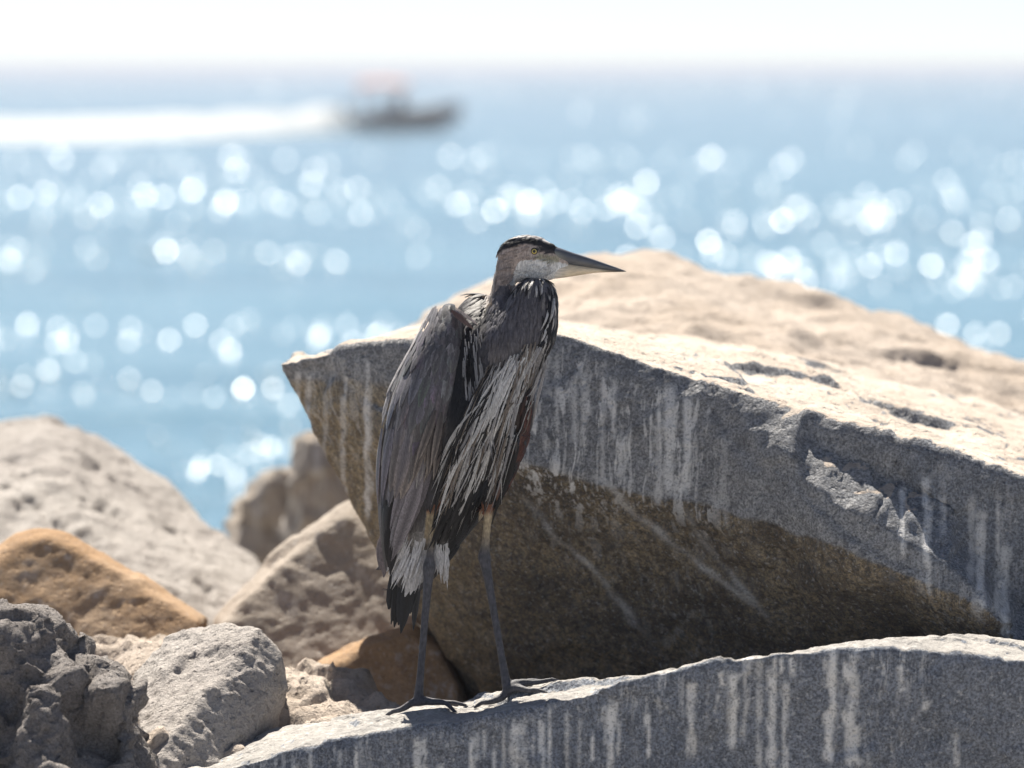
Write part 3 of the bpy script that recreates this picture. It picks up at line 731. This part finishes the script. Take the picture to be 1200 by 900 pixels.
def plumage(name, rough=.6, bump=.0012, sc=420, trans=0.0):
    t = NT(name); a = t.attr('plumage').outputs['Color']; v = t.obj()
    n = t.noise(t.scaled(v, (1, 1, .25)), sc, 3, .6)
    c = t.mix(t.ramp(n, .3, .7, .45, 0), a, (.01, .01, .012)); t.l(c, t.b.inputs['Base Color'])
    t.b.inputs['Roughness'].default_value = rough; t.b.inputs['Specular IOR Level'].default_value = .35
    t.b.inputs['Sheen Weight'].default_value = .15; t.b.inputs['Sheen Roughness'].default_value = .4
    t.l(t.bump(n, bump), t.b.inputs['Normal'])
    if trans:
        tr = t.n('BsdfTranslucent'); t.l(t.mix(1.0, c, (1.0, .92, .85), 'MULTIPLY'), tr.inputs[0]); mx = t.n('MixShader'); mx.inputs[0].default_value = trans
        t.l(t.b.outputs[0], mx.inputs[1]); t.l(tr.outputs[0], mx.inputs[2]); t.l(mx.outputs[0], t.t.nodes['Material Output'].inputs['Surface'])
    return t.m
M_body = plumage('heron_skin_and_down')
M_feather = plumage('heron_feathers', .5, .0008, 500, .22)
body = link('body', body_me, M_body, hroot, origin=tuple(hroot.location))
body_bvh = BVHTree.FromPolygons([Vector(q) for q in bco], [tuple(p.vertices) for p in body_me.polygons])

class Feathers:
    def __init__(s): s.v = []; s.f = []; s.c = []
    def add(s, base, dirv, n, L, W, c0, c1=None, curl=.15, seg=5, sharp=.5, rachis=None, side=0.0, edge=None, thick=.0006):
        """a cupped, tapering blade from base along dirv; n is its outer side"""
        d = dirv.normalized(); n = (n - d * n.dot(d)).normalized(); u = d.cross(n).normalized()
        c1 = c1 if c1 is not None else c0; b = len(s.v); c0 = np.array(c0); c1 = np.array(c1)
        for lay in (0, 1):
            for i in range(seg + 1):
                t = i / seg
                wv = W * .5 * (min(1, (.35 + 2.2 * t)) * max(.03, (1 - t ** (2 + 3 * (1 - sharp)))) ** (.5 + .5 * sharp))
                L = float(L); W = float(W); p = base + d * (L * t) - n * (curl * L * (t - .35) ** 2 - curl * L * .1225) + u * (side * L * t * t)
                for j, q in enumerate((-1, 0, 1)):
                    cup = n * (.22 * W * (.5 if q == 0 else 0) * (1 - .6 * t)) - n * (thick * lay)
                    s.v.append(p + u * (q * wv) + cup)
                    cc = c0 * (1 - t) + c1 * t
                    if q == 0 and rachis is not None: cc = np.array(rachis)
                    if q != 0 and edge is not None: cc = np.array(edge) * .6 + cc * .4
                    s.c.append(cc)
        m = 3 * (seg + 1)
        for i in range(seg):
            for j in range(2):
                a = b + i * 3 + j; s.f.append((a, a + 1, a + 4, a + 3)); a += m; s.f.append((a, a + 3, a + 4, a + 1))
    def build(s, name, mat, parent):
        me = py_mesh(name, s.v, s.f); cattr(me, 'plumage', np.clip(np.array(s.c), .004, .95))
        return link(name, me, mat, parent, origin=tuple(hroot.location))
R = random.Random(11)
def jit(c, a=.15): k = 1 + R.uniform(-a, a); return tuple(q * k for q in c)
def surf(px, py, maxd=.4):                               # front skin of the body under a photo pixel
    o = Q(px, py, -.5); h = body_bvh.ray_cast(o, (Q(px, py, .5) - o).normalized()); return (h[0], h[1]) if h[0] else (None, None)

# ---- small contour feathers all round the body, from the skin itself
def contour():
    FT = Feathers()
    pol = [(p.center.copy(), p.normal.copy(), p.area) for p in body_me.polygons]
    off = hroot.location
    ar = np.array([p[2] for p in pol]); pick = rng.choice(len(pol), size=9000, p=ar / ar.sum())
    co = np.array([pol[i][0] + off for i in pick]); colr = bird_colour(co); px, py = proj(co)
    for q, i in enumerate(pick):
        x, y = px[q], py[q]; n = pol[i][1]; base = Vector(co[q]); d0 = base.y - YH
        if y > 588 and not (x < 535 and y < 690): continue
        legl = abs(x - np.interp(y, [560, 664], [511, 503])) < 11 and y > 583 and d0 < .01
        if legl: continue
        c = colr[q]
        if y < 334 and x > 582 and d0 > -.045:                                    # head: very short, laid backwards
            fl = Vector((-1, 0, -.35)); L, W = .010, .0035
            if np.hypot(x - 626, y - 294.5) < 7 or x > 650: continue
        elif x < 609 and y < 385 and d0 > -.03 and x > 565:
            fl = Vector((-.25, 0, -1)); L, W = .016, .0045
        elif y < 445 and x > 572:                                                # fore neck
            fl = Vector((-.15, -.1, -1)); L, W = .022, .005
            xr = np.interp(y, [327, 346, 385, 430, 460], [636, 652, 652, 636, 624]); xl = np.interp(y, [327, 346, 385], [612, 599, 584])
            ed = xr - x
            if (ed < 17 and y > 335) or y < 343:
                c = np.array(R.choice([(.015, .015, .02), (.55, .53, .52), (.02, .02, .025), (.3, .28, .28), (.03, .03, .04)]))
        elif y > 640 : fl = Vector((-.35, 0, -1)); L, W = .04, .014
        else: fl = Vector((-.25, 0, -1)); L, W = .035, .010
        fl = fl + Vector((R.gauss(0, .12), R.gauss(0, .12), R.gauss(0, .12))); fl = fl - n * fl.dot(n)
        if fl.length < .1: continue
        fl = fl.normalized()
        k = 1 + R.uniform(-.25, .25)
        FT.add(base - fl * L * .2 + n * .0008, fl + n * .10, n, L * R.uniform(.8, 1.2), W, np.array(c) * k, np.array(c) * k * R.uniform(.85, 1.25), curl=.25, seg=3, sharp=.7)
    FT.build('contour_feathers', M_feather, body)
contour()

# ---- near wing
WING = [(358, 520, 533), (372, 511, 536), (386, 504, 537), (416, 487, 538), (452, 467, 534), (499, 451, 527), (550, 446, 519), (589, 446, 477), (638, 450, 463), (662, 452, 461)]
def wing_pt(py, u, lift=0.0):
    xl = np.interp(py, [w_[0] for w_ in WING], [w_[1] for w_ in WING]); xr = np.interp(py, [w_[0] for w_ in WING], [w_[2] for w_ in WING])
    px = xl + (xr - xl) * u
    dc = np.interp(py, [358, 400, 480, 560, 660], [.0, -.055, -.095, -.085, -.02])
    d = dc + .075 * (1 - math.sqrt(max(0, 1 - (2 * min(max(u, 0), 1) * .93 - 1.05) ** 2))) - lift
    return Q(px, py, d)
def wing_frame(py, u):
    p = wing_pt(py, u); a = wing_pt(py + 4, u) - wing_pt(py - 4, u); b = wing_pt(py, min(u + .05, 1)) - wing_pt(py, max(u - .05, 0))
    n = a.cross(b).normalized(); n = n if n.y < 0 else -n
    return p, a.normalized(), n
def near_wing():
    rings = []
    for y in np.linspace(358, 655, 40):
        us = np.linspace(0, 1, 16); r = [wing_pt(y, u) for u in us]; bk = [wing_pt(y, u) + Vector((0, .022 + .05 * math.sin(math.pi * u), 0)) for u in us[::-1]]
        rings.append(r + bk)
    v, f = loft(rings); me = py_mesh('wing', v, f); cattr(me, 'plumage', np.tile(np.array([.05, .048, .055]), (len(v), 1)))
    wob = link('wing', me, M_feather, hroot, origin=tuple(hroot.location))
    FT = Feathers()
    slate = (.31, .295, .325); tan = (.44, .375, .335); blk = (.016, .016, .02); vio = (.27, .25, .285)
    def lay(y0, y1, rows, per, L, W, cols, lift, tipc=None, u0=.02, u1=.98, lean=0.0, edge=.0):
        for i in range(rows):
            y = y1 + (y0 - y1) * i / max(1, rows - 1)
            for k in range(per):
                u = u0 + (u1 - u0) * (k + .5 * (i % 2) + R.uniform(-.2, .2) + .25) / per
                if u > 1: continue
                p, dv, n = wing_frame(y + R.uniform(-3, 3), min(max(u, .01), .99))
                c = jit(R.choice(cols), .22); tc = jit(tipc, .2) if tipc is not None and R.random() < .6 else tuple(q * R.uniform(.9, 1.3) for q in c)
                lf = lift + .0025 * (rows - 1 - i) * 0 + R.uniform(0, .0015)
                eg = tuple(min(.5, q * 1.9) for q in c) if R.random() < edge else None
                dv = (wing_pt(min(y + L * .9, 668), min(max(u, .03), .97)) - p).normalized()
                FT.add(p + n * lf, dv + n * R.uniform(.0, .05) + Vector((lean * R.uniform(.5, 1.2), 0, 0)), n, L * R.uniform(.85, 1.15) * PX, W * PX * R.uniform(.85, 1.15), c, tc, curl=.12, seg=6, sharp=.3 + .4 * R.random(), rachis=tuple(q * .55 for q in c), edge=eg)
    lay(585, 610, 2, 5, 62, 13, [blk, (.03, .03, .036)], .003, u0=.02, u1=.7)                                     # primaries
    lay(470, 545, 4, 7, 120, 17, [slate, vio, (.20, .19, .21)], .005, tipc=(.24, .22, .235), u1=.9, edge=.35)              # secondaries
    lay(440, 500, 4, 7, 85, 15, [slate, vio, (.28, .25, .25)], .009, tipc=tan, edge=.25)
    lay(400, 462, 6, 9, 46, 13, [slate, (.21, .2, .22), (.30, .28, .29)], .013, edge=.3)                         # coverts
    lay(366, 420, 8, 9, 24, 10, [(.17, .165, .18), slate, (.22, .21, .225)], .016, edge=.2)
    # dark leading feathers along the breast side of the wing, the gap's shade painted in
    for k in range(44):
        y = R.uniform(372, 520); p, dv, n = wing_frame(y, .97)
        FT.add(p + n * .012 + Vector((.007, -.006, 0)), dv + Vector((R.uniform(0, .12), 0, 0)), n + Vector((.4, 0, 0)), R.uniform(50, 90) * PX, 10 * PX, jit((.01, .01, .013), .3), curl=.1, sharp=.6)
    # tan scapular tips at mid wing
    for k in range(9):
        p, dv, n = wing_frame(R.uniform(478, 505), R.uniform(.62, .95)); FT.add(p + n * .016, dv + Vector((-.05 + R.uniform(-.1, .1), 0, 0)), n, R.uniform(55, 75) * PX, 10 * PX, jit((.12, .105, .105)), jit(tan), curl=.12, sharp=.6, rachis=(.08, .07, .07))
    # pale feathers on the outer wing edge, painting in the sun's rim light
    for k in range(34):
        y = R.uniform(366, 470); p, dv, n = wing_frame(y, .05)
        FT.add(p + n * .010 + Vector((-.007, .004, .003)), dv + Vector((R.uniform(-.05, .0), 0, 0)), Vector((-.75, -.45, .5)), R.uniform(20, 36) * PX, 5 * PX, jit((.72, .69, .68)), jit((.55, .52, .52)), curl=.1, sharp=.5)
    FT.build('flight_feathers', M_feather, wob)
near_wing()

# ---- far wing: shows as the chestnut wrist on the breast side and a tip behind the tail
def far_wing():
    FW = [(434, 596, 622, -.03, .04), (455, 594, 626, -.04, .05), (480, 586, 626, -.04, .055), (505, 576, 622, -.035, .055), (530, 566, 612, -.02, .05), (556, 552, 600, .0, .04), (585, 520, 580, .05, .03), (630, 470, 530, .08, .02), (668, 440, 470, .085, .008)]
    v, f = slices(FW, 40, 20); me = py_mesh('wing', v, f)
    bm = bmesh.new(); bm.from_mesh(me); bmesh.ops.recalc_face_normals(bm, faces=bm.faces); bm.to_mesh(me); bm.free()
    co = arr(me); px, py = proj(co); c = np.tile(np.array([.035, .02, .018]), (len(co), 1)); c = mixc(c, sstep(560, 610, py), (.13, .115, .115)); cattr(me, 'plumage', c)
    wob = link('wing', me, M_feather, hroot, origin=tuple(hroot.location)); wob['label'] = 'far wing with a chestnut brown wrist'
    FT = Feathers(); bvh = BVHTree.FromPolygons([Vector(q) for q in co], [tuple(p.vertices) for p in me.polygons])
    chest = [(.13, .04, .03), (.09, .03, .022), (.17, .07, .055), (.03, .018, .018)]
    for k in range(260):
        y = R.uniform(434, 556); xr = np.interp(y, [q[0] for q in FW], [q[2] for q in FW]); x = xr - abs(R.gauss(0, 5)) - 1
        for sgn in (-.5, .5):
            o = Q(x, y, sgn); h = bvh.ray_cast(o, (Q(x, y, -sgn) - o).normalized())
            if h[0] is None or abs(h[1].x) > .88: continue
            n = h[1] if h[1].dot(h[0] - Q(x - 30, y, 0)) > 0 or True else -h[1]
            FT.add(h[0] + n * .002, Vector((-.28, 0, -1)) + n * .05, n, R.uniform(16, 28) * PX, 6.5 * PX, jit(R.choice(chest)), jit(R.choice(chest)), curl=.2, seg=4)
    FT.build('flight_feathers', M_feather, wob); FT = Feathers()
    for k in range(9):                                                          # the tip that peeks out left of the tail
        FT.add(Q(450 + R.uniform(-4, 3), 630 + R.uniform(-10, 6), .03), Vector((-.10 + R.uniform(-.07, .05), 0, -1)), Vector((-.2, -1, 0)), R.uniform(34, 46) * PX, 11 * PX, jit((.36, .31, .31)), jit((.26, .22, .23)), curl=.1)
    FT.build('wing_tip', M_feather, wob)
far_wing()

# ---- mantle between neck and wing
def mantle():
    FT = Feathers()
    for k in range(170):
        x = R.uniform(528, 578); y = R.uniform(347, 378) + max(0, (552 - x)) * .35
        p, n = surf(x, y)
        if p is None: continue
        br = R.random() < .55 and y < 368
        c = jit((.33, .25, .2) if br else R.choice([(.016, .016, .02), (.05, .045, .05), (.1, .09, .1)]))
        FT.add(p + n * .002, Vector((-.25 + R.uniform(-.3, .4), -.1, -1)), n, R.uniform(16, 30) * PX, 6.5 * PX, c, tuple(q * R.uniform(.7, 1.2) for q in c), curl=.3, seg=4, sharp=.6)
    for k in range(70):                                                         # shadow in the gap painted as black feathers, then long grey scapular plumes
        x = R.uniform(534, 560); y = R.uniform(374, 450); p, n = surf(x, y)
        if p is None: continue
        FT.add(p + n * .004, Vector((R.uniform(-.1, .12), 0, -1)), n, R.uniform(40, 80) * PX, 6 * PX, jit((.013, .013, .016), .3), curl=.1, sharp=.7)
    for k in range(54):
        x = R.uniform(544, 568); y = R.uniform(388, 460); p, n = surf(x, y)
        if p is None: continue
        FT.add(p + n * .009, Vector((.1 + R.uniform(-.08, .1), -.12, -1)), n, R.uniform(60, 100) * PX, 2.6 * PX, jit((.42, .42, .44)), jit((.3, .3, .32)), curl=.08, seg=6, sharp=.8)
    # one bent pale quill over the shoulder
    FT.add(Q(534, 361, -.06), Vector((24, 0, -18)), Vector((0, -1, .3)), 34 * PX, 4 * PX, (.62, .56, .54), (.5, .45, .45), curl=.1, sharp=.7)
    FT.add(Q(529, 364, -.062), Vector((24, 0, -20)), Vector((0, -1, .3)), 34 * PX, 7 * PX, (.12, .07, .07), (.2, .14, .13), curl=.1, sharp=.7)
    FT.build('mantle_feathers', M_feather, body)
mantle()

# ---- lanceolate breast plumes
def plumes():
    FT = Feathers()
    def one(x0, y0, x1, y1, W, c, lift, bow):
        n_ = 12; b = None; pts = []
        for i in range(n_ + 1):
            t = i / n_; x = x0 + (x1 - x0) * t + bow * math.sin(math.pi * t); y = y0 + (y1 - y0) * t
            p, n = surf(x, y)
            if p is None: p = (pts[-1][0] + Vector((0, .002, -(y1 - y0) / n_ * PX))) if pts else Q(x, y, -.08); n = Vector((0, -1, 0)); p = Vector((Q(x, y, 0).x, p.y, Q(x, y, 0).z))
            pts.append((p, n))
        ys = [p.y for p, _ in pts]
        for _ in range(3): ys = [ys[0]] + [min(ys[i], (ys[i - 1] + ys[i] + ys[i + 1]) / 3) for i in range(1, n_)] + [ys[-1]]
        base = len(FT.v); c = np.array(c)
        for lay in (0, 1):
            for i, (p, n) in enumerate(pts):
                t = i / n_; wv = W * .5 * PX * min(1, .4 + 3 * t) * max(.04, 1 - t ** 3)
                d = (pts[min(i + 1, n_)][0] - pts[max(i - 1, 0)][0]).normalized(); u = d.cross(Vector((0, -1, 0))).normalized()
                q = Vector((p.x, ys[i] - lift - .0006 + .0012 * lay - .006 * math.sin(math.pi * t), p.z))
                for j in (-1, 0, 1):
                    FT.v.append(q + u * (j * wv) + Vector((0, -.0008 * (j == 0), 0))); FT.c.append(c * (1 - .25 * (j == 0)) * (1.0 - .1 * t))
        m = 3 * (n_ + 1)
        for i in range(n_):
            for j in range(2):
                a = base + i * 3 + j; FT.f.append((a, a + 1, a + 4, a + 3)); a += m; FT.f.append((a, a + 3, a + 4, a + 1))
    W_, G_, B_, T_ = (.90, .89, .89), (.46, .45, .465), (.014, .014, .018), (.30, .25, .21)
    for k in range(70):                                            # dark underlayer
        s = R.random(); one(562 + 50 * s + R.uniform(-6, 6), 455 + R.uniform(-20, 60) - 10 * s, 518 + 56 * s + R.uniform(-12, 12), 610 + R.uniform(-30, 40) - 40 * s, R.uniform(5, 9), jit(B_, .4), .003, R.uniform(-8, 8))
    for k in range(330):
        s = R.random(); x0 = 566 + 61 * s + R.uniform(-5, 4); y0 = 452 - 26 * s + R.uniform(-22, 40)
        x1 = 512 + 72 * s + R.uniform(-14, 14); y1 = 585 + R.uniform(-40, 52) - 48 * s
        one(x0, y0, x1, y1, (R.uniform(2.8, 4.6) if R.random() < .14 else R.uniform(1.1, 2.9)), jit(R.choice([W_, W_, W_, G_, G_, B_, B_, B_, T_]), .25), .005 + R.uniform(0, .007), R.uniform(-13, 11))
    for k in range(46):                                            # streaks down the front of the neck
        s = R.random(); x0 = 648 - 10 * s + R.uniform(-4, 2); y0 = 345 + 80 * s; ln = R.uniform(22, 44)
        one(x0, y0, x0 - 6 - 10 * s + R.uniform(-3, 3), y0 + ln, R.uniform(2.4, 4.2), jit(R.choice([W_, B_, B_, G_]), .2), .002, 2)
    for k in range(80):                                            # lighter bib where the neck meets the breast
        x0 = R.uniform(598, 640); y0 = R.uniform(405, 440) - (x0 - 600) * .2; one(x0, y0, x0 - R.uniform(14, 34), y0 + R.uniform(50, 90), R.uniform(2.5, 4.5), jit(R.choice([W_, (.45, .42, .39), T_, B_, G_]), .2), .006, R.uniform(-4, 4))
    FT.build('breast_plumes', M_feather, body)
plumes()

# ---- tail, white under tail, buff flank
def tail():
    FT = Feathers(); dk = [(.03, .034, .042), (.055, .06, .07), (.085, .09, .10), (.014, .015, .018)]
    for k in range(16):
        s = k / 15; FT.add(Q(470 + 22 * s + R.uniform(-3, 3), 660 + R.uniform(-6, 6), .03 - .012 * math.sin(math.pi * s) + R.uniform(-.003, .003)), Vector((-.22 + .12 * s + R.uniform(-.05, .05), 0, -1)), Vector((R.uniform(-.4, .4), -1, 0)), R.uniform(48, 84) * PX, R.uniform(10, 19) * PX, jit(R.choice(dk)), curl=.08, seg=6, sharp=R.uniform(.2, .8), rachis=(.02, .02, .022))
    FT.build('tail', M_feather, hroot)
    FT = Feathers()
    for k in range(46):
        x = R.uniform(476, 524); y = R.uniform(612, 652) ; FT.add(Q(x, y, -.012 - .008 * math.sin((x - 484) / 40 * math.pi)), Vector((-.42 + (x - 484) / 40 * .35 + R.uniform(-.06, .06), .02, -1)), Vector((R.uniform(-.3, .3), -1, 0)), R.uniform(24, 60) * (.65 if x > 503 else 1) * PX, R.uniform(8, 14) * PX, jit((.82, .81, .82), .06), jit((.74, .73, .74), .08), curl=.12, sharp=.5)
    for k in range(70):                                           # loose down round the vent
        x = R.uniform(470, 526); y = R.uniform(622, 664)
        FT.add(Q(x, y, -.022 - .008 * math.sin((x - 470) / 56 * math.pi)), Vector((-.42 + (x - 476) / 48 * .4 + R.uniform(-.16, .16), .02, -1)), Vector((R.uniform(-.3, .3), -1, 0)), R.uniform(14, 42) * PX, R.uniform(1.5, 4) * PX, jit((.82, .81, .82), .08), jit((.74, .73, .74), .08), curl=.2, sharp=.9)
    for k in range(22):
        FT.add(Q(R.uniform(478, 500), R.uniform(572, 602), -.03), Vector((-.12 + R.uniform(-.08, .08), .12, -1)), Vector((R.uniform(-.3, .3), -1, 0)), R.uniform(38, 56) * PX, 9 * PX, jit((.38, .33, .31)), jit((.42, .37, .34)), curl=.12, sharp=.6)
    for k in range(26):                                           # loose thigh feathers over the top of each leg
        for (cx, cy, dd) in ((510, 556, -.066), (580, 553, -.075)):
            FT.add(Q(cx + R.gauss(0, 6), cy + R.uniform(-14, 14), dd + R.uniform(-.004, .006)), Vector((-.06 + R.uniform(-.1, .1), .35, -1)), Vector((R.uniform(-.5, .5), -1, 0)), R.uniform(18, 30) * PX, 5 * PX, jit((.17, .14, .14)), jit((.22, .11, .075)), curl=.15, seg=4, sharp=.7)
    for k in range(60):                                           # black flank fringe under the belly
        s = R.random(); x = 520 + 60 * s; y = 600 - 50 * s + R.uniform(-14, 10); p, n = surf(x, y)
        if p is None: continue
        FT.add(p + n * .004, Vector((-.45 + R.uniform(-.15, .15), 0, -1)), n, R.uniform(26, 48) * PX, 5 * PX, jit((.013, .013, .016), .3), curl=.1, sharp=.8)
    FT.build('under_tail_feathers', M_feather, body)
tail()

# ---- bill and eyes
def bill():
    t = NT('bill_horn'); a = t.attr('plumage').outputs['Color']; n = t.noise(t.scaled(t.obj(), (.2, 1, 1)), 300, 4)
    t.l(t.mix(t.ramp(n, .3, .7, .3, 0), a, (.03, .03, .03)), t.b.inputs['Base Color']); t.b.inputs['Roughness'].default_value = .32; t.l(t.bump(n, .0004), t.b.inputs['Normal'])
    gape = [(640, 305.5), (660, 308.5), (690, 313), (715, 316), (733.5, 318.2)]
    up = [(646, 288, 307, 0, .0125), (656, 290.5, 308, 0, .0115), (670, 295.5, 310.2, 0, .0085), (690, 302, 313.2, 0, .0062), (710, 309, 315.6, 0, .0042), (724, 314, 317.2, 0, .0024), (733.5, 317.6, 318.6, 0, .0006)]
    lo = [(642, 305, 327.5, 0, .0118), (656, 307.5, 326, 0, .0108), (670, 309.8, 324, 0, .008), (684, 312, 321.8, 0, .006), (698, 314, 319.8, 0, .0045), (715, 316.2, 318.9, 0, .003), (731, 317.9, 318.6, 0, .0008)]
    for nm, sl in (('upper_bill', up), ('lower_bill', lo)):
        v, f = xslices(sl, 30, 20); me = py_mesh(nm, v, f)
        bm = bmesh.new(); bm.from_mesh(me); bmesh.ops.recalc_face_normals(bm, faces=bm.faces); bm.to_mesh(me); bm.free()
        co = arr(me); px, py = proj(co); nz = perlin(co * 90)
        if nm == 'upper_bill':
            c = np.tile(np.array([.105, .115, .14]), (len(co), 1)); top = py - interp(px, [(s[0], s[1]) for s in sl])
            c = mixc(c, sstep(3.5, 7, top + nz) * sstep(668, 650, px) * .7, (.30, .30, .25))
            c = mixc(c, sstep(6, 9, top) * sstep(660, 700, px) * .35, (.2, .17, .12))
        else:
            c = np.tile(np.array([.85, .70, .50]), (len(co), 1)); c = mixc(c, sstep(672, 642, px), (.82, .78, .73)); c = mixc(c, sstep(695, 725, px), (.09, .075, .06))
        cattr(me, 'plumage', c); link(nm, me, t.m, hroot, origin=tuple(hroot.location))
bill()
def eyes():
    t = NT('yellow_iris'); co_ = t.obj(); g = t.n('VectorMath', operation='LENGTH')
    mp = t.scaled(co_, (1, 0, 1)); t.l(mp, g.inputs[0]); r = g.outputs['Value']
    c = t.mix(t.ramp(r, .0025, .003), (.004, .004, .004), (.55, .44, .13)); c = t.mix(t.ramp(r, .0044, .0052), c, (.02, .018, .015))
    t.l(c, t.b.inputs['Base Color']); t.b.inputs['Roughness'].default_value = .06
    for s in (-1, 1):
        bm = bmesh.new(); bmesh.ops.create_uvsphere(bm, u_segments=24, v_segments=16, radius=.0073)
        me = bpy.data.meshes.new('eye'); bm.to_mesh(me); bm.free()
        o = link('eye', me, t.m, hroot); p = Q(626, 294.5, s * .0185); o.location = p - hroot.location
eyes()
